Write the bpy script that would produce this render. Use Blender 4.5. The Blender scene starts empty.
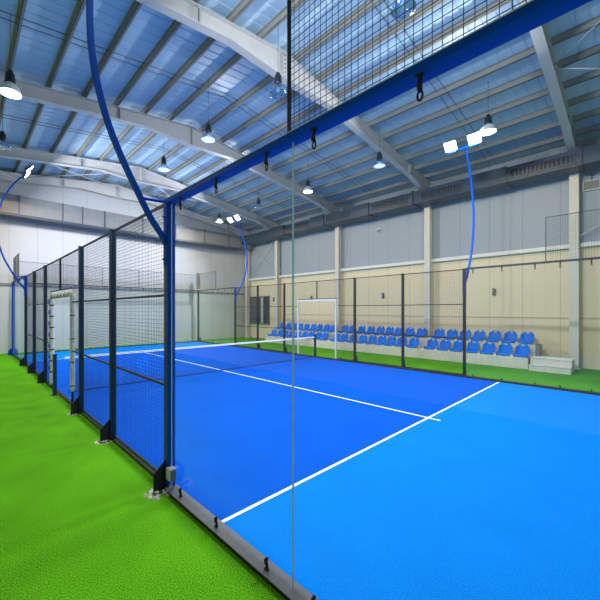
import bpy, math, random
from mathutils import Vector, Matrix
random.seed(7)
S = bpy.context.scene
COL = S.collection
R = math.radians

# ------------------------------------------------------------------ camera
cd = bpy.data.cameras.new('camera'); cam = bpy.data.objects.new('camera', cd); COL.objects.link(cam)
cam.location = (-1.746, 0.257, 2.104); cam.rotation_euler = (R(90), 0, R(-42.17))
cd.sensor_width = 36; cd.lens = 338.9/600*36; cd.shift_x = 32.5/600; cd.shift_y = 10/600
cd.clip_start = 0.05; cd.clip_end = 200
S.camera = cam
# ------------------------------------------------------------------ world, exposure
w = bpy.data.worlds.new('world'); S.world = w; w.use_nodes = True
bg = w.node_tree.nodes['Background']; bg.inputs[0].default_value = (0.86, 0.93, 1.0, 1); bg.inputs[1].default_value = 0.3
S.view_settings.view_transform = 'Standard'; S.view_settings.look = 'None'
S.view_settings.exposure = -0.53; S.view_settings.gamma = 1; S.view_settings.use_curve_mapping = False
FLOOD_W = 520; BAY_W = 480

# ------------------------------------------------------------------ materials
def lin(c):
    return tuple(((x/255)/12.92 if x/255 <= .04045 else ((x/255+.055)/1.055)**2.4) for x in c)
def new(name):
    m = bpy.data.materials.new(name); m.use_nodes = True
    nt = m.node_tree; return m, nt, nt.nodes['Principled BSDF']
def mat(name, rgb, rough=.5, metal=0, noise=.0, scale=8, bump=0, bscale=60, spec=.5, obj=False, detail=4):
    m, nt, b = new(name)
    c = lin(rgb); b.inputs['Base Color'].default_value = (*c, 1)
    b.inputs['Roughness'].default_value = rough; b.inputs['Metallic'].default_value = metal
    b.inputs['Specular IOR Level'].default_value = spec
    tc = nt.nodes.new('ShaderNodeTexCoord')
    if noise:
        n = nt.nodes.new('ShaderNodeTexNoise'); n.inputs['Scale'].default_value = scale; n.inputs['Detail'].default_value = detail
        r = nt.nodes.new('ShaderNodeValToRGB')
        r.color_ramp.elements[0].position = .3; r.color_ramp.elements[1].position = .7
        r.color_ramp.elements[0].color = (*[x*(1-noise) for x in c], 1)
        r.color_ramp.elements[1].color = (*[min(1, x*(1+noise)) for x in c], 1)
        nt.links.new(tc.outputs['Object'], n.inputs['Vector']); nt.links.new(n.outputs['Fac'], r.inputs['Fac'])
        nt.links.new(r.outputs['Color'], b.inputs['Base Color'])
    if bump:
        n2 = nt.nodes.new('ShaderNodeTexNoise'); n2.inputs['Scale'].default_value = bscale; n2.inputs['Detail'].default_value = 3
        bu = nt.nodes.new('ShaderNodeBump'); bu.inputs['Strength'].default_value = bump; bu.inputs['Distance'].default_value = .01
        nt.links.new(tc.outputs['Object'], n2.inputs['Vector']); nt.links.new(n2.outputs['Fac'], bu.inputs['Height'])
        nt.links.new(bu.outputs['Normal'], b.inputs['Normal'])
    return m
def turf(name, dark, light, big=.0):
    m, nt, b = new(name); b.inputs['Roughness'].default_value = .9; b.inputs['Specular IOR Level'].default_value = .04
    tc = nt.nodes.new('ShaderNodeTexCoord')
    n = nt.nodes.new('ShaderNodeTexNoise'); n.inputs['Scale'].default_value = 110; n.inputs['Detail'].default_value = 5
    r = nt.nodes.new('ShaderNodeValToRGB')
    r.color_ramp.elements[0].position = .36; r.color_ramp.elements[1].position = .64
    r.color_ramp.elements[0].color = (*lin(dark), 1); r.color_ramp.elements[1].color = (*lin(light), 1)
    nt.links.new(tc.outputs['Object'], n.inputs['Vector']); nt.links.new(n.outputs['Fac'], r.inputs['Fac'])
    n3 = nt.nodes.new('ShaderNodeTexNoise'); n3.inputs['Scale'].default_value = 1.3; n3.inputs['Detail'].default_value = 3
    nt.links.new(tc.outputs['Object'], n3.inputs['Vector'])
    mr = nt.nodes.new('ShaderNodeMapRange'); mr.inputs[1].default_value = .3; mr.inputs[2].default_value = .7
    mr.inputs[3].default_value = 1-big; mr.inputs[4].default_value = 1+big
    nt.links.new(n3.outputs['Fac'], mr.inputs[0])
    vm = nt.nodes.new('ShaderNodeVectorMath'); vm.operation = 'SCALE'
    nt.links.new(r.outputs['Color'], vm.inputs[0]); nt.links.new(mr.outputs[0], vm.inputs['Scale'])
    nt.links.new(vm.outputs[0], b.inputs['Base Color'])
    bu = nt.nodes.new('ShaderNodeBump'); bu.inputs['Strength'].default_value = .5; bu.inputs['Distance'].default_value = .01
    nt.links.new(n.outputs['Fac'], bu.inputs['Height']); nt.links.new(bu.outputs['Normal'], b.inputs['Normal'])
    return m
def glass(name, tint, refl=.05):
    m = bpy.data.materials.new(name); m.use_nodes = True; nt = m.node_tree; nt.nodes.clear()
    o = nt.nodes.new('ShaderNodeOutputMaterial'); t = nt.nodes.new('ShaderNodeBsdfTransparent'); g = nt.nodes.new('ShaderNodeBsdfGlossy')
    t.inputs[0].default_value = (*tint, 1); g.inputs['Roughness'].default_value = .02; g.inputs[0].default_value = (.9, .95, 1, 1)
    lw = nt.nodes.new('ShaderNodeLayerWeight'); lw.inputs[0].default_value = .5
    p = nt.nodes.new('ShaderNodeMath'); p.operation = 'POWER'; p.inputs[1].default_value = 5
    q = nt.nodes.new('ShaderNodeMath'); q.operation = 'MULTIPLY_ADD'; q.inputs[1].default_value = .9; q.inputs[2].default_value = refl
    mx = nt.nodes.new('ShaderNodeMixShader')
    nt.links.new(lw.outputs['Facing'], p.inputs[0]); nt.links.new(p.outputs[0], q.inputs[0]); nt.links.new(q.outputs[0], mx.inputs[0])
    nt.links.new(t.outputs[0], mx.inputs[1]); nt.links.new(g.outputs[0], mx.inputs[2]); nt.links.new(mx.outputs[0], o.inputs[0])
    return m
def emit(name, rgb, s):
    m, nt, b = new(name); b.inputs['Base Color'].default_value = (*rgb, 1)
    b.inputs['Emission Color'].default_value = (*rgb, 1); b.inputs['Emission Strength'].default_value = s; return m
def sheet(name, low, high, split, axis, pitch):
    """profiled wall sheet: lower and upper cladding of two colours, vertical panel joints as fine grooves"""
    m, nt, b = new(name); b.inputs['Roughness'].default_value = .55
    tc = nt.nodes.new('ShaderNodeTexCoord'); sx = nt.nodes.new('ShaderNodeSeparateXYZ'); nt.links.new(tc.outputs['Object'], sx.inputs[0])
    gt = nt.nodes.new('ShaderNodeMath'); gt.operation = 'GREATER_THAN'; gt.inputs[1].default_value = split
    nt.links.new(sx.outputs['Z'], gt.inputs[0])
    mx = nt.nodes.new('ShaderNodeMix'); mx.data_type = 'RGBA'
    mx.inputs[6].default_value = (*lin(low), 1); mx.inputs[7].default_value = (*lin(high), 1)
    nt.links.new(gt.outputs[0], mx.inputs[0])
    fr = nt.nodes.new('ShaderNodeMath'); fr.operation = 'PINGPONG'; fr.inputs[1].default_value = pitch/2
    nt.links.new(sx.outputs[axis], fr.inputs[0])
    ls = nt.nodes.new('ShaderNodeMath'); ls.operation = 'LESS_THAN'; ls.inputs[1].default_value = .012
    nt.links.new(fr.outputs[0], ls.inputs[0])
    m2 = nt.nodes.new('ShaderNodeMix'); m2.data_type = 'RGBA'; m2.blend_type = 'MULTIPLY'; m2.inputs[7].default_value = (.72, .72, .72, 1)
    nt.links.new(ls.outputs[0], m2.inputs[0]); nt.links.new(mx.outputs[2], m2.inputs[6]); nt.links.new(m2.outputs[2], b.inputs['Base Color'])
    bu = nt.nodes.new('ShaderNodeBump'); bu.inputs['Strength'].default_value = .25; bu.inputs['Distance'].default_value = .02
    wv = nt.nodes.new('ShaderNodeMath'); wv.operation = 'PINGPONG'; wv.inputs[1].default_value = .12; nt.links.new(sx.outputs[axis], wv.inputs[0])
    nt.links.new(wv.outputs[0], bu.inputs['Height']); nt.links.new(bu.outputs['Normal'], b.inputs['Normal'])
    return m

M = dict(
    green=turf('green_turf', (16, 82, 0), (108, 186, 30), .12),
    court=turf('court_turf', (0, 64, 174), (0, 94, 208), .06),
    apron=turf('apron_turf', (0, 98, 198), (0, 134, 226), .05),
    line=mat('line_turf', (235, 240, 245), .8, noise=.05, scale=60),
    blue=mat('blue_paint', (0, 72, 178), .4, spec=.1, noise=.05, scale=3),
    navy=mat('navy_steel', (20, 42, 66), .42, noise=.12, scale=6),
    black=mat('black_steel', (22, 26, 32), .45, noise=.1, scale=6),
    dark=mat('dark_rubber', (12, 13, 15), .6, noise=.1, scale=20),
    wire=mat('wire', (28, 36, 44), .5, noise=.1, scale=5),
    kerb=mat('kerb_steel', (90, 94, 100), .5, noise=.12, scale=10),
    white=mat('white_paint', (225, 228, 228), .5, noise=.04, scale=5),
    pad=mat('pad_vinyl', (214, 216, 208), .6, noise=.12, scale=14, bump=.3, bscale=25),
    steel=mat('cream_steel', (188, 188, 188), .55, noise=.05, scale=2),
    column=mat('column_paint', (210, 208, 200), .55, noise=.04, scale=2),
    purlin=mat('purlin_steel', (136, 138, 134), .5, noise=.08, scale=2),
    deck=mat('roof_sheet', (172, 202, 226), .33, noise=.05, scale=1.5),
    rod=mat('rod_steel', (60, 74, 92), .5, noise=.1, scale=3),
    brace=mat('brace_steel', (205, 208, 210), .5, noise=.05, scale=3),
    duct=mat('galvanised_duct', (108, 112, 118), .5, noise=.1, scale=3),
    ductr=mat('dark_duct', (48, 66, 84), .45, metal=.2, noise=.15, scale=3),  # darker blue-grey than the far end duct
    ductdark=mat('duct_flange', (44, 58, 78), .5, noise=.1, scale=3),
    concrete=mat('pale_concrete', (206, 204, 196), .85, noise=.08, scale=6, bump=.2, bscale=40),
    rubble=mat('broken_concrete', (176, 166, 160), .9, noise=.35, scale=30),
    seat=mat('seat_plastic', (0, 114, 224), .35, spec=.1, noise=.05, scale=4),
    boxw=mat('box_plastic', (196, 204, 206), .5, noise=.05, scale=10),
    device=mat('device_plastic', (110, 118, 122), .5, noise=.1, scale=10),
    disc=mat('disc_grey', (100, 100, 96), .6, noise=.1, scale=8),
    net=mat('net_cord', (12, 22, 50), .8, noise=.1, scale=20),
    creamd=mat('cream_trim', (196, 184, 156), .6, noise=.05, scale=4),
    netb=mat('net_hem', (8, 40, 120), .8, noise=.1, scale=20),
    door=mat('door_grey', (88, 98, 108), .5, noise=.06, scale=3),
    doorl=mat('door_light', (176, 186, 192), .4, noise=.05, scale=3),
    doord=mat('door_dark', (44, 54, 62), .5, noise=.06, scale=3),
    wallr=sheet('right_wall_sheet', (228, 215, 186), (156, 168, 182), 4.36, 'Y', 1.15),
    wallb=sheet('back_wall_sheet', (174, 179, 176), (176, 181, 190), 3.9, 'X', 1.15),
    glass=glass('tempered_glass', (.972, .988, .986), .02),
    glassedge=mat('glass_edge', (190, 220, 216), .2),
    bowl=glass('prismatic_bowl', (.75, .85, .95), .25),
    lensoff=mat('lamp_lens_off', (205, 220, 235), .2, noise=.1, scale=20),
    lensdim=emit('lamp_lens_dim', (.75, .88, 1), 1.2),
    lens=emit('lamp_lens_lit', (1, .95, .82), 14),
    flood=emit('flood_lens', (.93, .97, 1), 40),
)

# ------------------------------------------------------------------ mesh collector
class MB:
    def __init__(s): s.v = []; s.f = []; s.m = []; s.sm = []
    def add(s, vs, fs, mi=0, smooth=False):
        o = len(s.v); s.v += [tuple(v) for v in vs]
        for f in fs: s.f.append([i+o for i in f]); s.m.append(mi); s.sm.append(smooth)
        return s
    def box(s, x0, x1, y0, y1, z0, z1, mi=0, bevel=0):
        if x0 > x1: x0, x1 = x1, x0
        if y0 > y1: y0, y1 = y1, y0
        if z0 > z1: z0, z1 = z1, z0
        return s.add([(x0,y0,z0),(x1,y0,z0),(x1,y1,z0),(x0,y1,z0),(x0,y0,z1),(x1,y0,z1),(x1,y1,z1),(x0,y1,z1)],
                     [(0,3,2,1),(4,5,6,7),(0,1,5,4),(1,2,6,5),(2,3,7,6),(3,0,4,7)], mi)
    def tube(s, pts, r, n=8, mi=0, cap=True, up=None, square=False):
        pts = [Vector(p) for p in pts]; rs = r if isinstance(r, (list, tuple)) else [r]*len(pts)
        rings = []; prev = None
        for i, p in enumerate(pts):
            d = (pts[min(i+1, len(pts)-1)]-pts[max(i-1, 0)]).normalized()
            if prev is None:
                a = Vector(up) if up else (Vector((0,0,1)) if abs(d.z) < .9 else Vector((0,1,0)))
            else: a = prev
            u = (a - d*a.dot(d)).normalized(); wv = d.cross(u); prev = u
            k = [(2*math.pi*(j+.5)/n) for j in range(n)]
            rings.append([p + (u*math.cos(t)+wv*math.sin(t))*rs[i] for t in k])
        vs = [v for g in rings for v in g]; fs = []
        for i in range(len(pts)-1):
            for j in range(n):
                a, b = i*n+j, i*n+(j+1) % n; fs.append((a, b, b+n, a+n))
        if cap: fs.append(tuple(range(n-1, -1, -1))); fs.append(tuple(range((len(pts)-1)*n, len(pts)*n)))
        return s.add(vs, fs, mi, n > 4)
    def lathe(s, prof, n=20, c=(0,0,0), mi=0):
        vs = []; fs = []
        for r, z in prof:
            for j in range(n):
                t = 2*math.pi*j/n; vs.append((c[0]+r*math.cos(t), c[1]+r*math.sin(t), c[2]+z))
        for i in range(len(prof)-1):
            for j in range(n):
                a, b = i*n+j, i*n+(j+1) % n; fs.append((a, b, b+n, a+n))
        return s.add(vs, fs, mi, True)
    def prism(s, poly, d, mi=0):
        """closed polygon of 3-D points swept by the vector d"""
        n = len(poly); d = Vector(d); vs = [Vector(p) for p in poly]; vs += [v+d for v in vs]
        return s.add(vs, [tuple(range(n-1, -1, -1)), tuple(range(n, 2*n))]+[(i, (i+1) % n, (i+1) % n+n, i+n) for i in range(n)], mi)
    def build(s, name, mats, parent=None, origin=None, bevel=0):
        me = bpy.data.meshes.new(name)
        if origin is None:
            origin = (0, 0, 0)
            if parent is None and s.v:
                xs, ys, zs = zip(*s.v); origin = ((min(xs)+max(xs))/2, (min(ys)+max(ys))/2, min(zs))
            elif parent is not None: origin = tuple(parent.get('_o', (0, 0, 0)))
        vv = [(x-origin[0], y-origin[1], z-origin[2]) for x, y, z in s.v]
        me.from_pydata(vv, [], s.f)
        mats = mats if isinstance(mats, (list, tuple)) else [mats]
        for q in mats: me.materials.append(M[q])
        me.polygons.foreach_set('material_index', s.m); me.polygons.foreach_set('use_smooth', s.sm); me.update()
        o = bpy.data.objects.new(name, me); COL.objects.link(o)
        if parent is None: o.location = origin
        else: o.parent = parent; o['_o'] = origin
        if bevel:
            b = o.modifiers.new('bevel', 'BEVEL'); b.width = bevel; b.segments = 2; b.limit_method = 'ANGLE'
        return o
def tag(o, label=None, cat=None, group=None, kind=None):
    if label: o['label'] = label
    if cat: o['category'] = cat
    if group: o['group'] = group
    if kind: o['kind'] = kind
    return o
def thing(name, label, cat, loc, group=None, rz=0):
    o = bpy.data.objects.new(name, None); COL.objects.link(o); o.location = loc; o.rotation_euler = (0, 0, rz)
    o.empty_display_size = .2; o['_o'] = tuple(loc)
    return tag(o, label, cat, group)
def local(t): t['_o'] = (0, 0, 0); return t       # children given in the thing's own coordinates
def copy_tree(o, parent=None):
    c = o.copy(); COL.objects.link(c); c.parent = parent
    for ch in list(o.children): copy_tree(ch, c)
    return c
def struct(mb, name, mats, **k): return tag(mb.build(name, mats, **k), kind='structure')

XL, XR = .09, 10.0            # planes of the two side walls of the court
YB, YW = 20.9, 14.9           # hall: back wall, right wall
FR = [1.88, 7.02, 12.17, 17.3]
def roofz(x): return 9.3-.125*abs(x-5)

# ------------------------------------------------------------------ floor and court surface
struct(MB().box(-6, YW+.1, -4, YB+.1, -.15, 0), 'floor', 'green', origin=(0, 0, 0))
mb = MB()
xs = [.155, 4.975, 5.025, 9.86]; ys = [-.3, 2.82, 3.025, 3.067, 16.93, 16.98, 17.18, 20.0]
Z = .008
for i in range(3):
    for j in range(7):
        x0, x1, y0, y1 = xs[i], xs[i+1], ys[j], ys[j+1]
        if j in (2, 4): mi = 2
        elif j == 3: mi = 0
        else: mi = 1
        if i == 1 and j in (1, 3, 5): mi = 2
        if j == 4: mi = 2
        mb.add([(x0, y0, Z), (x1, y0, Z), (x1, y1, Z), (x0, y1, Z)], [(0, 1, 2, 3)], mi)
# band j==4 is the far service line, j==3 the playing area
struct(mb, 'floor', ['court', 'apron', 'line'], origin=(0, 0, 0))
struct(MB().box(.012, .155, -.3, 4, 0, .03).box(.006, .012, -.3, 4, 0, .03, 1).box(.07, .155, 4, 20.1, 0, .02, 1), 'trim_1', ['kerb', 'dark'])
struct(MB().box(9.86, 10.06, -.3, 20.1, 0, .05), 'trim_2', 'black')
struct(MB().box(.18, 9.86, 20.0, 20.1, 0, .05), 'trim_3', 'black')

# ------------------------------------------------------------------ walls
struct(MB().box(YW, YW+.1, -4, YB+.1, 0, roofz(YW)+.25), 'wall_right', 'wallr', origin=(0, 0, 0))
wb = MB(); g = [(-6, YB, 0), (YW, YB, 0), (YW, YB, roofz(YW)+.2), (5, YB, 9.5), (-6, YB, roofz(-6)+.2)]
wb.prism(g, (0, .1, 0)); struct(wb, 'wall_back', 'wallb', origin=(0, 0, 0))
struct(MB().box(-6.1, -6, -4, YB+.1, 0, roofz(-6)+.25), 'wall_left', 'wallr', origin=(0, 0, 0))
struct(MB().prism([(-6, -4.1, 0), (YW, -4.1, 0), (YW, -4.1, roofz(YW)+.2), (5, -4.1, 9.5), (-6, -4.1, roofz(-6)+.2)], (0, .1, 0)), 'wall_front', 'wallb', origin=(0, 0, 0))
# white girt along the right wall and the fine shadow groove rails
struct(MB().box(14.68, YW, -4, YB-.2, 4.36, 4.5), 'trim_4', 'white')
struct(MB().box(14.87, YW, -4, YB-.2, 1.79, 1.83), 'trim_5', 'creamd')
struct(MB().box(-6, 14.5, YB-.05, YB, 3.28, 3.4), 'trim_6', 'duct')
# ------------------------------------------------------------------ columns and rafters
def hbeam_col(x, y, z1, name='wall_column'):
    m = MB(); m.box(x-.12, x-.10, y-.13, y+.13, 0, z1).box(x+.10, x+.12, y-.13, y+.13, 0, z1).box(x-.10, x+.10, y-.008, y+.008, 0, z1)
    m.box(x-.16, x+.14, y-.17, y+.17, 0, .025)
    return struct(m, name, 'column')
for y in FR+[YB-.28]:
    hbeam_col(14.6, y, roofz(14.6)-.44 if y < 20 else roofz(14.6)-.46)
def depth(x):
    a = abs(x-5)
    if a < 1.9: return .74-(.74-.42)*a/1.9
    if a > 7.6: return .42+.28*(a-7.6)/2.2
    return .42
def rafter(y):
    m = MB(); X = [-6, -4.8, -2.6, 0, 3.1, 5, 6.9, 10, 12.6, 14.72]
    top = [(x, roofz(x)) for x in X]; bot = [(x, roofz(x)-depth(x)) for x in X]
    for i in range(len(X)-1):
        for (a, b, t) in ((top[i], top[i+1], -.02), (bot[i], bot[i+1], .02)):
            m.add([(a[0], y-.11, a[1]), (b[0], y-.11, b[1]), (b[0], y+.11, b[1]), (a[0], y+.11, a[1]),
                   (a[0], y-.11, a[1]+t), (b[0], y-.11, b[1]+t), (b[0], y+.11, b[1]+t), (a[0], y+.11, a[1]+t)],
                  [(0,1,2,3),(7,6,5,4),(0,4,5,1),(1,5,6,2),(2,6,7,3),(3,7,4,0)])
        (ax, az), (bx, bz) = top[i], top[i+1]; (cx_, cz), (dx_, dz) = bot[i], bot[i+1]
        for s_ in (-.008, .008):
            m.add([(ax, y+s_, az), (bx, y+s_, bz), (dx_, y+s_, dz), (cx_, y+s_, cz)], [(0, 1, 2, 3)])
    for x in (2.25, 5, 7.75, 12.6):                       # splice stiffeners with bolts
        m.box(x-.012, x+.012, y-.10, y+.10, roofz(x)-depth(x)+.02, roofz(x)-.02)
        for k in range(6):
            zz = roofz(x)-.08-k*(depth(x)-.16)/5
            for sy in (-.07, .07): m.box(x-.03, x+.03, y+sy-.014, y+sy+.014, zz-.014, zz+.014, 1)
    return struct(m, 'ceiling_rafter', ['steel', 'rod'])
for y in FR+[20.55]: rafter(y)
# ------------------------------------------------------------------ purlins, roof deck
px = [.2+.965*k for k in range(-6, 5)]+[5.42+.965*k for k in range(0, 10)]
for x in px:
    z = roofz(x); m = MB(); sgn = 1
    m.box(x-.006, x+.006, -4, YB, z, z+.17).box(x-.006, x+.055, -4, YB, z, z+.010).box(x-.055, x+.006, -4, YB, z+.16, z+.17)
    m.box(x+.047, x+.055, -4, YB, z, z+.03)
    struct(m, 'ceiling_purlin', 'purlin')
m = MB()
prof = []
y = -4.0
while y < YB+.05:
    prof += [(y, .0), (y+.19, .0), (y+.21, .012), (y+.26, .012), (y+.28, .0)]; y += .30
for (xa, xb) in ((-6, 5), (5, YW+.1)):
    vs = []; n = len(prof)
    for (yy, dz) in prof: vs += [(xa, yy, roofz(xa)+.17+dz), (xb, yy, roofz(xb)+.17+dz)]
    m.add(vs, [(2*i, 2*i+2, 2*i+3, 2*i+1) for i in range(n-1)])
    m.add([(xa, -4, roofz(xa)+.33), (xb, -4, roofz(xb)+.33), (xb, YB+.1, roofz(xb)+.33), (xa, YB+.1, roofz(xa)+.33)], [(0, 1, 2, 3)])
struct(m, 'ceiling', 'deck', origin=(0, 0, 0))
# sag rods between purlins, pairs per bay
for yb in (4.3, 9.65, 14.7):
    for d in (0, .22):
        m = MB(); m.tube([(-6, yb+d, roofz(-6)+.1), (5, yb+d, roofz(5)+.1)], .009, 6).tube([(5, yb+d, roofz(5)+.1), (14.8, yb+d, roofz(14.8)+.1)], .009, 6)
        struct(m, 'ceiling_sag_rod', 'rod')
# wind bracing rods crossing the end bays
for (y0, y1) in ((17.3, 20.55), (-3.3, 1.86)):
    for (xa, xb) in ((-4.6, .2), (.2, 5), (5, 9.8), (9.8, 14.4)):
        for (p, q) in ((xa, xb), (xb, xa)):
            m = MB(); m.tube([(p, y0, roofz(p)-.22), (q, y1, roofz(q)-.22)], .016, 6); struct(m, 'ceiling_brace_rod', 'brace')
for (p, q) in (((14.62, 1.95, 4.62), (14.62, -3, 7.6)), ((14.62, 17.4, 4.6), (14.62, 20.4, 7.2)), ((14.62, 17.4, 7.2), (14.62, 20.4, 4.6))):
    m = MB(); m.tube([p, q], .022, 6); struct(m, 'wall_brace_rod', 'brace')
# ------------------------------------------------------------------ window in the right wall
m = MB(); m.box(14.84, YW, 18.37, 18.45, 1.1, 3.13).box(14.84, YW, 20.5, 20.58, 1.1, 3.13).box(14.84, YW, 18.45, 20.5, 3.05, 3.13).box(14.8, YW, 18.37, 20.58, 1.04, 1.12)
m.box(14.84, YW, 19.0, 19.05, 1.12, 3.05).box(14.84, YW, 19.9, 19.95, 1.12, 3.05)
wn = struct(m, 'window_1', 'door'); wo = tuple(wn.location)
MB().box(14.86, 14.89, 18.45, 19.0, 1.12, 3.05).build('window_pane', 'doord', wn, origin=wo)
MB().box(14.86, 14.89, 19.05, 19.35, 1.12, 3.05).build('window_pane', 'doorl', wn, origin=wo)
MB().box(14.86, 14.89, 19.35, 19.9, 1.12, 3.05).build('window_pane', 'doord', wn, origin=wo)
MB().box(14.86, 14.89, 19.95, 20.5, 1.12, 3.05).build('window_pane', 'door', wn, origin=wo)

# ------------------------------------------------------------------ mesh wire helper
def wires(m, axis, c, a0, a1, z0, z1, pitch=.05, r=.0014, mi=0):
    """welded wire sheet in the plane axis=c, from a0 to a1 along the other axis"""
    n = int(round((a1-a0)/pitch))
    for k in range(n+1):
        a = a0+(a1-a0)*k/n
        if axis == 'x': m.box(c-r, c+r, a-r, a+r, z0, z1, mi)
        else: m.box(a-r, a+r, c-r, c+r, z0, z1, mi)
    k = 0; z = z0
    while z <= z1+1e-4:
        if axis == 'x': m.box(c+r, c+3*r, a0, a1, z-r, z+r, mi)
        else: m.box(a0, a1, c+r, c+3*r, z-r, z+r, mi)
        z += pitch
    return m

# ------------------------------------------------------------------ the two mesh fences along the court
def fence(x, out, label):
    """out = direction away from the court (-1 left, +1 right)"""
    t = thing('mesh_fence', label, 'fence', (x, 10, 0))
    H = 3.4
    posts = [4.03, 6.04, 7.98, 11.95, 13.95, 15.95]
    if out > 0: posts = [4, 6, 8, 12, 14, 16]
    for y in posts:
        m = MB(); m.box(x-.045, x+.045, y-.035, y+.035, 0.0, H)
        m.box(x-.05, x+.05, y-.04, y+.04, H, H+.008)
        p = m.build('post', 'navy' if out < 0 else 'black', t)
        f = MB(); o0 = x+out*.045; o1 = x+out*.19
        f.prism([(o0, y-.006, .34), (o0, y-.006, .012), (o1, y-.006, .012), (o1, y-.006, .20)], (0, .012, 0))
        f.box(min(x-out*.05, x+out*.21), max(x-out*.05, x+out*.21), y-.075, y+.075, 0, .012)
        for dy in (-.05, .05): f.tube([(x+out*.14, y+dy, .012), (x+out*.14, y+dy, .035)], .01, 6)
        f.build('foot_plate', 'black', p)
    # rails and wire bays
    bays = [(posts[i], posts[i+1]) for i in range(5) if i != 2]
    gate = (posts[2], posts[3]); dlo, dhi = 8.82, 11.1
    segs = [(a, b, 0.06) for a, b in bays]+[(gate[0], dlo, .06), (dhi, gate[1], .06), (dlo, dhi, 2.6)]
    for a, b, z0 in segs:
        a_, b_ = (a+.035 if a in posts else a), (b-.035 if b in posts else b)
        zs = [z for z in (.075, 1.2, 2.28, H-.02) if z >= z0] if z0 < 1 else [2.6, H-.02]
        for z in zs:
            MB().box(x-.014, x+.014, a_, b_, z-.014, z+.014).build('rail', 'black', t)
        wires(MB(), 'x', x-out*.018, a_, b_, z0+.02, H-.03).build('wire_panel', 'wire', t)
    MB().box(x-.02, x+.02, 9.93, 9.97, 2.6, H-.03).build('post', 'black', t)
    return t
fL = fence(XL, -1, 'dark steel wire mesh fence beside the green turf strip, nearest side of the court')
fR = fence(XR, 1, 'dark steel wire mesh fence in front of the blue spectator seats')

# padded gateways
def gateway(x, y0, y1, label, padded, name):
    t = thing(name, label, 'door frame', (x, (y0+y1)/2, 0))
    if padded:
        for y in (y0, y1):
            m = MB(); m.tube([(x, y, 0), (x, y, 2.42)], .022, 10); p = m.build('jamb', 'navy', t)
            k = MB(); z = .3 if y < 10 else .08
            pts = [(x, y, z)]; rs = [.04]
            while z < 2.40:
                z += .05; pts.append((x, y, z)); rs.append(.052+random.uniform(-.004, .006))
            k.tube(pts, rs, 10); k.build('padding', 'pad', p)
            for q in range(7 if y > 10 else 4):
                zz = .42+q*(.3 if y > 10 else .52)
                MB().tube([(x, y, zz), (x, y, zz+(.03 if y > 10 else .018))], .062, 10).build('strap', 'dark', p)
                if y > 10:
                    MB().box(x-.075, x-.055, y-.035, y+.035, zz+.07, zz+.17).build('hook', 'blue', p)
        m = MB(); pts = []; rs = []
        for k in range(21): pts.append((x, y0+(y1-y0)*k/20, 2.46)); rs.append(.05+random.uniform(-.006, .006))
        m.tube(pts, rs, 10); hd = m.build('header', 'pad', t)
        for k in range(6):
            yy = y0+.2+k*(y1-y0-.4)/5; MB().tube([(x, yy-.015, 2.46), (x, yy+.015, 2.46)], .06, 10).build('strap', 'dark', hd)
    else:
        for y in (y0, y1): MB().box(x-.028, x+.028, y-.028, y+.028, 0, 2.5).build('jamb', 'white', t)
        MB().box(x-.035, x+.035, y0-.035, y1+.035, 2.5, 2.57).build('header', 'white', t)
    return t
gateway(XL, 8.72, 11.0, 'white padded gateway frame with dark straps in the near side fence', True, 'gate_frame')
gateway(XR, 8.93, 11.08, 'plain white gateway frame in the fence before the spectator seats', False, 'gate_frame')

# ------------------------------------------------------------------ net
t = thing('tennis_net', 'net with a white top band stretched across the blue court', 'net', (5, 10, 0))
m = MB(); n = 220
for k in range(n+1):
    xk = .3+9.4*k/n; m.box(xk-.0012, xk+.0012, 9.999, 10.001, .05, .88)
for k in range(20): m.box(.3, 9.7, 9.999, 10.001, .05+k*.044-.0012, .05+k*.044+.0012)
m.build('netting', 'net', t)
MB().box(.2, 9.86, 9.985, 10.015, .87, .925).build('top_band', 'line', t)
MB().box(.28, 9.72, 9.985, 10.015, .02, .04).build('bottom_band', 'netb', t)
for x, l in ((-.02, 'dark net post standing outside the near side gateway'), (9.93, 'dark net post standing in the white gateway at the seats side')):
    m = MB(); m.box(x-.04, x+.04, 9.96, 10.04, 0.0, 1.0).box(x-.045, x+.045, 9.955, 10.045, 1.0, 1.015).box(x-.08, x+.08, 9.92, 10.08, 0, .012)
    s_ = 1 if x < 5 else -1
    m.tube([(x, 10, .9), (x+s_*.2, 10, .9)], .006, 6)
    tag(m.build('net_post', 'navy'), l, 'post')

# ------------------------------------------------------------------ glass walls
def pane(m, axis, c, a0, a1, z0, z1, th=.006):
    if axis == 'x': b = (c-th, c+th, a0, a1, z0, z1)
    else: b = (a0, a1, c-th, c+th, z0, z1)
    x0, x1, y0, y1, z0, z1 = b
    vs = [(x0,y0,z0),(x1,y0,z0),(x1,y1,z0),(x0,y1,z0),(x0,y0,z1),(x1,y0,z1),(x1,y1,z1),(x0,y1,z1)]
    m.add(vs, [(0,3,2,1),(4,5,6,7)], 1)
    side = [(0,1,5,4),(2,3,7,6)]; face = [(1,2,6,5),(3,0,4,7)]
    if axis == 'y': side, face = face, side
    m.add(vs, side, 1); m.add(vs, face, 0); return m
def clip(x, y, z, up, axis, out, parent):
    """glass clamp: bent tongue, disc and bolt"""
    m = MB(); s_ = 1 if up else -1; d = out
    def P(a, b, c): return (x+a*d, y+b, z+c*s_) if axis == 'x' else (x+b, y+a*d, z+c*s_)
    m.tube([P(.016, 0, -.02), P(.018, 0, .03), P(.03, 0, .06), P(.018, 0, .095)], [.013, .012, .016, .012], 8)
    if not up:
        ring = [P(.022, .014*math.sin(k*math.pi/5), .115-.026*math.cos(k*math.pi/5)) for k in range(11)]
        m.tube(ring, .006, 6)
    m.tube([P(.008, 0, .085), P(.045, 0, .085)], .009, 6); m.tube([P(.012, 0, .0), P(.03, 0, .0)], .022, 8)
    return m.build('clip', 'dark', parent)
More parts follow.
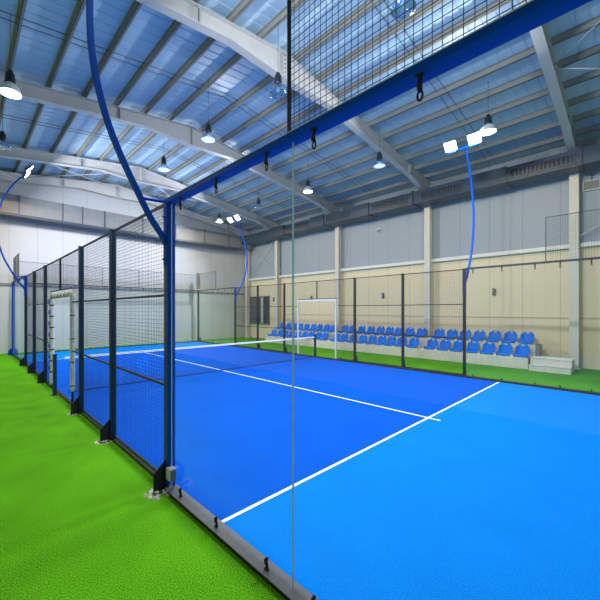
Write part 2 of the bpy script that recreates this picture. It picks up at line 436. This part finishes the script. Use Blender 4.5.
def glass_wall(label, axis, c, cuts, out, clips, beam, zt=3.375, clipz=(3.36, .03)):
    mid = (cuts[0]+cuts[-1])/2
    t = thing('glass_wall', label, 'glass wall', (c, mid, 0) if axis == 'x' else (mid, c, 0))
    for a, b in zip(cuts, cuts[1:]):
        pane(MB(), axis, c, a+.004, b-.004, .02 if beam == 'near' else .05, zt).build('glass_pane', ['glass', 'glassedge'], t)
    a0, a1 = cuts[0], cuts[-1]
    m = MB()
    if beam == 'near':
        m.box(.03, .15, a0, a1+.04, 3.357, 3.40)
        bm_ = m.build('top_beam', 'blue', t); MB().box(.027, .034, a0, a1+.04, 3.398, 3.404).build('beam_glint', 'brace', bm_)  # pale strip paints the glint along the beam's top outer edge
    elif axis == 'x':
        m.box(c-.05, c+.05, a0, a1, 3.37, 3.42); m.build('top_beam', 'blue' if beam == 'blue' else 'navy', t)
    else:
        m.box(a0, a1, c-.03, c+.03, 3.37, 3.42); m.build('top_beam', 'navy', t)
    for a in clips:
        p = (c, a) if axis == 'x' else (a, c)
        clip(p[0], p[1], clipz[0], False, axis, out, t); clip(p[0], p[1], clipz[1], True, axis, out, t)
    return t
gN = glass_wall('clear glass wall under a blue beam, closest to the camera', 'x', XL, [-.1, 2.0, 3.962], -1, [.3, 1.05, 1.78, 2.27, 2.99, 3.7], 'near')
MB().box(.045, .14, 3.967, 3.993, .03, 3.357).build('end_channel', 'blue', gN)
gR = glass_wall('clear glass wall in front of the step block at the right', 'x', XR, [-.1, 2.0, 3.95], -1, [1.1, 1.7, 2.23, 3.0, 3.75], 'navy')
gFR = glass_wall('clear glass wall at the far end of the seats side fence', 'x', XR, [16.05, 18, 19.95], -1, [16.3, 17.0, 17.7, 18.3, 19, 19.7], 'navy')
gFL = glass_wall('clear glass wall with blue beam beyond the near side mesh fence', 'x', XL, [16.05, 18, 19.95], -1, [16.3, 17.7, 18.3, 19.7], 'blue')
gB = glass_wall('wide clear glass wall closing the far end of the court', 'y', 20.03, [.14, 2, 4, 6, 8, 9.94], -1, [.5+.72*k for k in range(14)], 'navy')
for (x, c_) in ((.09, 'blue'), (9.97, 'navy')):
    m = MB(); pw = .065 if x < 1 else .045; m.box(x-pw, x+pw, 19.985, 20.075, 0, 3.42)
    m.prism([(x-.05 if x < 1 else x+.05, 20.02, .34), (x-.05 if x < 1 else x+.05, 20.02, .0), (x-.2 if x < 1 else x+.2, 20.02, 0), (x-.2 if x < 1 else x+.2, 20.02, .2)], (0, .012, 0))
    tag(m.build('corner_post', c_), 'blue corner post of the court by the green turf strip' if x < 1 else 'slim dark corner post of the court below the grey oval disc', 'post')
# wire mesh screens standing above the glass
def screen(label, axis, c, a0, a1, z1, uprights, r=.0016):
    mid = (a0+a1)/2
    t = thing('mesh_screen', label, 'mesh screen', (c, mid, 3.42) if axis == 'x' else (mid, c, 3.42))
    zb = 3.405 if (axis == 'x' and c < 1 and a0 < 3) else 3.425
    wires(MB(), axis, c, a0, a1, zb+.01, z1, r=r).build('wire_panel', 'wire', t)
    for a in uprights:
        m = MB(); b = (c-.012, c+.012, a-.010, a+.010) if axis == 'x' else (a-.010, a+.010, c-.012, c+.012)
        m.box(*b, zb, z1+.02); m.build('post', 'black', t)
    m = MB(); b = (c-.008, c+.008, a0, a1) if axis == 'x' else (a0, a1, c-.008, c+.008)
    m.box(*b, z1, z1+.016); m.build('rail', 'black', t)
screen('black wire mesh screen standing above the blue beam overhead', 'x', XL, -.1, 2.04, 4.55, [2.04], r=.0016)
screen('fine wire mesh screen above the glass at the right edge', 'x', XR, -.1, 2.0, 4.6, [2.0])
screen('small dark mesh screen above the far corner beside the turf strip', 'x', XL, 18.0, 19.95, 4.5, [18.0, 19.9])
screen('small mesh screen above the glass right of the grey oval disc', 'x', XR, 18.0, 19.95, 4.5, [18.0])
screen('long fine mesh screen above the far end glass wall', 'y', 20.03, .14, 9.9, 4.4, [.16, 2, 4, 6, 8])
# grey disc on the far corner
m = MB(); ring = []
for sx_, r_ in ((-.02, .96), (.02, .96)):
    pass
n = 28; vs = []; c0 = Vector((9.93, 20.0, 4.03)); dirv = Vector((.94, -.34, 0)).normalized()   # the disc's width axis, nearly along the view
view = Vector((11.7, 19.7, 0)).normalized(); side = Vector((view.y, -view.x, 0))
wid = (view*.12+side*.12)
nor = Vector((wid.y, -wid.x, 0)).normalized()*.02
for s_ in (-1, 1):
    for j in range(n):
        a = 2*math.pi*j/n; vs.append(c0+wid*math.cos(a)+Vector((0, 0, .56))*math.sin(a)+nor*s_)
m.add(vs, [tuple(range(n)), tuple(range(2*n-1, n-1, -1))]+[(j, j+n, (j+1) % n+n, (j+1) % n) for j in range(n)])
tag(m.build('oval_disc', 'disc'), 'grey oval disc standing on top of the far corner post', 'disc')

# ------------------------------------------------------------------ floodlight masts
ARM = [(-.04, 2.86), (.03, 2.98), (.17, 3.17), (.3, 3.40), (.5, 3.78), (.65, 4.15), (.76, 4.6), (.8, 5.05), (.78, 5.5), (.66, 6.05), (.45, 6.55), (.2, 6.95), (-.02, 7.2)]
def smooth(pts, k=4):
    out = []
    P = [pts[0]]+pts+[pts[-1]]
    for i in range(1, len(P)-2):
        for j in range(k):
            t_ = j/k; a, b, c, d = P[i-1], P[i], P[i+1], P[i+2]
            out.append(tuple(.5*((2*b[q])+(-a[q]+c[q])*t_+(2*a[q]-5*b[q]+4*c[q]-d[q])*t_**2+(-a[q]+3*b[q]-3*c[q]+d[q])*t_**3) for q in range(2)))
    out.append(pts[-1]); return out
def mast(x, y, out, label):
    t = thing('floodlight_mast', label, 'floodlight mast', (x, y, 2.6), 'curved floodlight masts at the court corners')
    sl = MB(); xo = x+out*.05
    sl.box(x-.048, x+.048, y-.041, y-.036, 2.62, 3.40).box(x-.048, x+.048, y+.036, y+.041, 2.62, 3.40)
    sl.box(x+out*.046, x+out*.051, y-.041, y+.041, 2.62, 3.40)
    for z in (2.7, 2.95, 3.2): sl.tube([(xo, y, z), (xo+out*.03, y, z)], .012, 6)
    sl.build('sleeve', 'blue', t)
    pts = [(x+out*(.06+a), y, z) for a, z in smooth(ARM)]
    MB().tube(pts, [.038]*(len(pts)-6)+[.034]*6, 4, up=(0, 1, 0)).build('arm', 'blue', t)
    MB().tube([(x+out*.06, y, 3.38), (x+out*.36, y, 3.36)], .018, 8).build('brace', 'blue', t)
    xt = pts[-1][0]
    MB().box(xt-.03, xt+.03, y-.42, y+.48, 7.2, 7.25).build('crossbar', 'blue', t)
    for yy in (y-.30, y+.38):
        a = R(52)       # lens normal tilted inwards and down
        nrm = Vector((-out*math.cos(a*.0+R(40)), 0, -math.sin(R(40)))); upv = Vector((nrm.z*1.0, 0, -nrm.x)); 
        if upv.z < 0: upv = -upv
        c0 = Vector((xt-out*.10, yy, 7.37)); h = MB()
        def q(u_, v_, d_): return c0+Vector((0, 1, 0))*u_+upv*v_+nrm*d_
        def slab(mm, hw, hh, d0, d1, hw2=None, hh2=None):
            hw2 = hw2 or hw; hh2 = hh2 or hh
            vs = [q(-hw, -hh, d0), q(hw, -hh, d0), q(hw, hh, d0), q(-hw, hh, d0), q(-hw2, -hh2, d1), q(hw2, -hh2, d1), q(hw2, hh2, d1), q(-hw2, hh2, d1)]
            mm.add(vs, [(0,3,2,1),(4,5,6,7),(0,1,5,4),(1,2,6,5),(2,3,7,6),(3,0,4,7)])
        slab(h, .12, .10, -.09, -.03); slab(h, .16, .14, -.03, .02, .18, .16)
        for k in range(5): slab(h, .11, .004, -.12, -.09) if k == 0 else None
        h.tube([q(-.19, 0, 0), q(-.19, -.06, -.12), q(0, -.12, -.14), q(.19, -.06, -.12), q(.19, 0, 0)], .012, 6)
        fl = h.build('floodlight', 'device', t)
        l = MB(); slab(l, .165, .145, .021, .026); l.build('lens', 'flood', fl)
        ld = bpy.data.lights.new('flood_light', 'AREA'); ld.shape = 'RECTANGLE'; ld.size = .33; ld.size_y = .29; ld.energy = FLOOD_W; ld.color = (.95, .98, 1)
        lo = bpy.data.objects.new('flood_light', ld); COL.objects.link(lo); lo.location = c0+nrm*.05
        lo.rotation_euler = nrm.to_track_quat('-Z', 'Z').to_euler()
    return t
mast(XL, 4.03, -1, 'curved blue floodlight mast rising from the nearest fence post')
mast(XR, 4.0, 1, 'curved blue floodlight mast with two blazing lamps at right of centre')
mast(XR, 16.0, 1, 'curved blue floodlight mast at the far corner beside the dark wall window')
mast(XL, 15.95, -1, 'curved blue floodlight mast at the far left edge')

# ------------------------------------------------------------------ high bay lamps
def high_bay(x, y, z, state, label):
    t = thing('high_bay_lamp', label, 'lamp', (x, y, z), 'bell shaped high bay lamps under the roof'); local(t)
    top = roofz(x)-z
    MB().tube([(0, 0, .42), (0, 0, top+.17)], .005, 6).build('hanger', 'black', t)
    MB().lathe([(0, .46), (.05, .46), (.06, .40), (.085, .38), (.10, .22), (.115, .17), (0, .17)], 20).build('housing', 'black', t)
    MB().lathe([(.09, .17), (.14, .13), (.19, .06), (.205, -.02), (.218, -.05), (.213, -.05), (.195, -.01), (.18, .06)], 24).build('reflector', 'boxw' if state == 'lit' else 'bowl', t)
    MB().lathe([(0, -.03), (.15, -.03), (.206, -.045), (.15, -.055), (0, -.06)], 24).build('lens', {'lit': 'lens', 'dim': 'lensdim', 'off': 'bowl'}[state], t)
    if state != 'lit':
        MB().lathe([(0, .1), (.04, .09), (.055, .03), (.04, -.01), (0, -.02)], 12).build('bulb', 'lensdim' if state == 'dim' else 'lensoff', t)
    if state == 'lit':
        ld = bpy.data.lights.new('bay_light', 'SPOT'); ld.spot_size = math.pi; ld.spot_blend = .05; ld.energy = BAY_W; ld.color = (1, .72, .38); ld.shadow_soft_size = .03
        lo = bpy.data.objects.new('bay_light', ld); COL.objects.link(lo); lo.location = (x, y, z-.075)
high_bay(9.8, 3.3, 7.4, 'lit', 'glowing high bay lamp just behind the brightest pair of floodlights')
high_bay(9.8, 6.8, 7.5, 'dim', 'unlit high bay lamp right of centre, between two roof beams')
high_bay(9.8, 10.3, 7.45, 'lit', 'glowing high bay lamp just right of the joint between glass panes')
high_bay(9.8, 13.7, 7.5, 'off', 'unlit high bay lamp right of the small far floodlights')
high_bay(9.8, 17.3, 7.45, 'lit', 'glowing high bay lamp just left of the small far floodlights')
high_bay(4.08, 3.1, 7.5, 'off', 'high bay lamp seen through the black mesh at the top edge')
high_bay(4.08, 6.3, 7.5, 'off', 'unlit round high bay lamp left of the black mesh screen')
high_bay(4.03, 9.4, 7.5, 'dim', 'pale high bay lamp above the blue beam, before a rafter splice')
high_bay(4.0, 12.5, 7.5, 'dim', 'pale high bay lamp above the nearest fence post')
high_bay(-.92, 9.75, 7.0, 'lit', 'large glowing high bay lamp near the top left corner')
high_bay(-.78, 13.6, 7.2, 'off', 'unlit high bay lamp at the left edge')
high_bay(-.77, 6.55, 7.5, 'off', 'high bay lamp cut by the top edge at the left')

high_bay(-.85, 17.5, 7.3, 'lit', 'high bay lamp at the far left beside the back wall duct')
# ------------------------------------------------------------------ ventilation ducts
def duct_right():
    t = thing('ventilation_duct', 'long grey rectangular ventilation duct high along the right wall', 'duct', (14.0, 8, 6.9))
    edges = [-4, -1.4, 1.6, 3.72, 4.9, 7.3, 9.55, 10.5, 12.4, 13.4, 15.6, 16.6, 19.85]
    for i, (a, b) in enumerate(zip(edges, edges[1:])):
        big = i in (3, 6, 8, 10)
        s_ = MB().box(13.58 if not big else 13.52, 14.42, a+.02, b-.02, 6.95 if not big else 6.92, 7.5 if not big else 7.54).build('duct_section', 'ductr', t)
        MB().box(13.53, 14.46, b-.025, b+.025, 6.91, 7.55).build('flange', 'ductdark', t)
    for a, b in ((1.75, 3.6), (5.2, 6.9), (7.55, 9.35), (10.7, 12.25), (13.6, 15.4)):
        g_ = MB(); g_.box(13.54, 13.575, a, b, 7.02, 7.08).box(13.54, 13.575, a, b, 7.34, 7.40).box(13.54, 13.575, a, a+.05, 7.08, 7.34).box(13.54, 13.575, b-.05, b, 7.08, 7.34)
        gg = g_.build('grille', 'ductr', t)
        l = MB(); k = a+.1
        while k < b-.08: l.box(13.555, 13.575, k, k+.05, 7.08, 7.34); k += .12
        l.box(13.574, 13.579, a+.05, b-.05, 7.08, 7.34, 1)
        l.build('louvres', ['ductr', 'dark'], gg)
duct_right()
t = thing('ventilation_duct', 'grey rectangular ventilation duct high along the far end wall', 'duct', (5, 20.3, 6.6))
edges = [-6, -2.4, .3, 2.1, 3.0, 4.1, 6.2, 8.3, 10.4, 12.4, 13.5]
for a, b in zip(edges, edges[1:]):
    MB().box(a+.01, b-.01, 19.95, 20.4, 6.62, 7.5).build('duct_section', 'duct', t)
    MB().box(b-.015, b+.015, 19.92, 20.42, 6.6, 7.52).build('flange', 'ductdark', t)
MB().box(-6, 13.5, 19.9, 20.42, 6.50, 6.61).build('bottom_rail', 'ductdark', t)
MB().box(13.5, 14.4, 19.88, 20.4, 6.7, 7.5).build('duct_section', 'duct', t)

# ------------------------------------------------------------------ spectator stand
t = thing('bleacher', 'pale two-tier concrete bleacher along the right wall', 'bleacher', (13.9, 9.9, 0))
MB().box(13.1, 13.9, 2.95, 16.9, 0, .4).build('lower_tier', 'concrete', t, bevel=.01)
MB().box(13.9, 14.42, 2.75, 16.9, 0, .82).build('upper_tier', 'concrete', t, bevel=.01)
m = MB(); m.box(12.92, 13.2, 1.8, 2.9, 0, .2).box(13.2, 13.88, 1.8, 2.9, 0, .42).box(12.9, 12.94, 1.8, 2.9, .2, .215, 1).box(13.18, 13.88, 1.79, 2.91, .42, .44, 1)
tag(m.build('step_block', ['concrete', 'white']), 'low pale step block at the right end of the bleacher', 'steps')
m = MB(); m.box(13.66, 13.86, 2.72, 2.84, .44, .86).box(13.65, 13.87, 2.71, 2.85, .86, .88)  # grey box added to show the shaded end of the upper tier
tag(m.build('tier_end_shade', 'device', bevel=.01), 'narrow grey block added as the shaded end of the upper bleacher tier', 'shade block')
# seat prototype: faces -X, origin on the tier
def make_seat():
    t = thing('stadium_seat', '', 'seat', (0, 0, 0)); local(t)
    prof = [(-.25, .03), (-.245, .075), (-.21, .10), (-.12, .085), (0, .07), (.10, .075), (.155, .11), (.185, .18), (.20, .28), (.215, .38), (.225, .44), (.235, .46), (.255, .45)]
    W = 8; vs = []; n = len(prof)
    def pt(i, j, off):
        x, z = prof[i]; tt = (j/W)*2-1; f = i/(n-1)
        hw = .22 if f < .5 else .22-.035*((f-.5)/.5)**2
        raise_ = .05*abs(tt)**3*(1 if f < .55 else 0); fwd = -.07*abs(tt)**3*(1 if f >= .45 else 0)
        drop = -.13*abs(tt)**3*max(0, (i-6)/(n-7)) if i > 6 else 0
        return (x+fwd+off*.012*(1 if f > .5 else 0), tt*hw, z+raise_+drop-off*.012*(1 if f <= .5 else 0))
    for off in (0, 1):
        for i in range(n):
            for j in range(W+1): vs.append(pt(i, j, off))
    fs = []; q = W+1; o = n*q
    for i in range(n-1):
        for j in range(W):
            a = i*q+j
            if i in (9,) and j in (3, 4): continue      # hand hole in the back
            fs.append((a, a+q, a+q+1, a+1)); fs.append((a+o, a+o+1, a+o+q+1, a+o+q))
        for j in (0, W):
            a = i*q+j; fs.append((a, a+o, a+q+o, a+q))
    for i in (0, n-1):
        for j in range(W): a = i*q+j; fs.append((a, a+1, a+1+o, a+o))
    mb = MB(); mb.add(vs, fs, 0, True); mb.build('shell', 'seat', t)
    b = MB(); b.box(-.2, .16, -.03, .03, .0, .055).box(-.22, -.18, -.17, .17, .0, .03).box(.12, .16, -.17, .17, 0, .03)
    b.box(-.24, .16, .21, .31, 0.0, .045)
    b.build('bracket', 'white', t)
    return t
seatY = [3.18, 3.71, 4.24, 4.78, 5.31, 5.84, 6.37, 7.17, 7.74, 8.26, 8.75, 9.26, 9.80, 10.36, 10.94, 11.42, 12.21, 12.68, 13.23, 13.72, 14.26, 14.80, 15.35, 15.85, 16.45]
ordn = 'first second third fourth fifth sixth seventh eighth ninth tenth eleventh twelfth thirteenth fourteenth fifteenth sixteenth seventeenth eighteenth nineteenth twentieth twenty-first twenty-second twenty-third twenty-fourth twenty-fifth'.split()
proto = make_seat()
first = True
for row, (x, z) in (('lower', (13.36, .4)), ('upper', (14.12, .82))):
    for k, y in enumerate(seatY):
        o = proto if first else copy_tree(proto); first = False
        o.location = (x, y, z); o.rotation_euler = (0, 0, R(random.uniform(-1.5, 1.5)))
        tag(o, 'blue plastic bucket seat, %s row, %s from the step block end' % (row, ordn[k]), 'seat', 'blue seats in the %s row' % row)

# ------------------------------------------------------------------ small wall fittings
def wall_lamp(y, z, label):
    t = thing('wall_lamp', label, 'wall lamp', (14.9, y, z), 'small wall lamps above the seats'); local(t)
    MB().box(-.04, 0, -.05, .05, -.12, .14).build('bracket', 'device', t)
    MB().tube([(-.09, 0, -.12), (-.09, 0, .16)], .05, 12).build('shade', 'device', t)
for y, l in ((4.42, 'small grey wall lamp above the seats nearest the step block'), (9.46, 'small grey wall lamp over the middle of the seat rows'),
             (14.4, 'small grey wall lamp over the far part of the seat rows, left of two'), (17.9, 'small dark wall lamp just right of the dark wall window')):
    wall_lamp(y, 2.85, l)
t = thing('security_camera', 'small white security camera high on the grey wall under the duct', 'camera', (14.9, 9.75, 6.45)); local(t)
MB().box(-.03, 0, -.05, .05, -.05, .05).build('bracket', 'white', t)
MB().tube([(-.03, 0, 0), (-.12, 0, -.03)], .015, 8).build('arm', 'white', t)
MB().tube([(-.06, .1, -.06), (-.26, -.08, -.1)], .05, 10).build('body', 'white', t)
t = thing('junction_box', 'grey junction box on the upper wall beside the rightmost column', 'box', (14.9, 1.45, 6.35)); local(t)
MB().box(-.1, 0, -.24, .24, 0, .36).build('body', 'boxw', t, bevel=.01)
MB().box(-.115, -.1, -.2, .2, .04, .32).build('lid', 'device', t)
MB().tube([(-.04, 0, .36), (-.04, 0, .6)], .018, 8).build('conduit', 'device', t)

# ------------------------------------------------------------------ near post details
t = thing('switch_box', 'pale grey weatherproof box fixed low on the nearest fence post', 'box', (XL-.02, 3.93, .13)); local(t)
MB().box(-.04, .04, -.05, .06, 0, .14).build('body', 'boxw', t, bevel=.008)
MB().box(-.034, .034, -.056, -.05, .01, .13).build('lid', 'device', t)
MB().tube([(0, -.02, 0), (-.02, -.03, -.05), (-.07, -.03, -.10), (-.1, -.02, -.12)], .012, 8).build('cable', 'rubble', t)
def rubble(y, label, sc=1, n=46):
    m = MB()
    for k in range(n):
        a = random.uniform(0, 2*math.pi); d = random.random()**.6
        x_ = XL-.15+d*math.cos(a)*.16*sc; y_ = y-.02+d*math.sin(a)*.13*sc; s_ = random.uniform(.010, .028)*sc
        vs = [(x_+random.uniform(-s_, s_), y_+random.uniform(-s_, s_), random.choice((0, s_*.7))+random.uniform(0, .004)) for _ in range(8)]
        c_ = Vector((x_, y_, 0)); mb_ = [(x_-s_, y_-s_*.7, 0), (x_+s_*.8, y_-s_, 0), (x_+s_, y_+s_*.8, 0), (x_-s_*.7, y_+s_, 0),
              (x_-s_*.5, y_-s_*.4, s_*.8), (x_+s_*.5, y_-s_*.5, s_*.6), (x_+s_*.4, y_+s_*.5, s_*.9), (x_-s_*.5, y_+s_*.4, s_*.7)]
        m.add(mb_, [(0,3,2,1),(4,5,6,7),(0,1,5,4),(1,2,6,5),(2,3,7,6),(3,0,4,7)], random.choice((0, 0, 1)))
    tag(m.build('concrete_chips', ['rubble', 'concrete']), label, 'rubble', kind='stuff')
rubble(4.0, 'pale broken concrete chips around the foot of the nearest fence post')
rubble(6.04, 'broken concrete chips at the foot of the second fence post', .9, 36)
rubble(7.98, 'broken concrete chips at the post beside the padded gateway', .8, 26)
for o in bpy.data.objects:
    if '_o' in o: del o['_o']
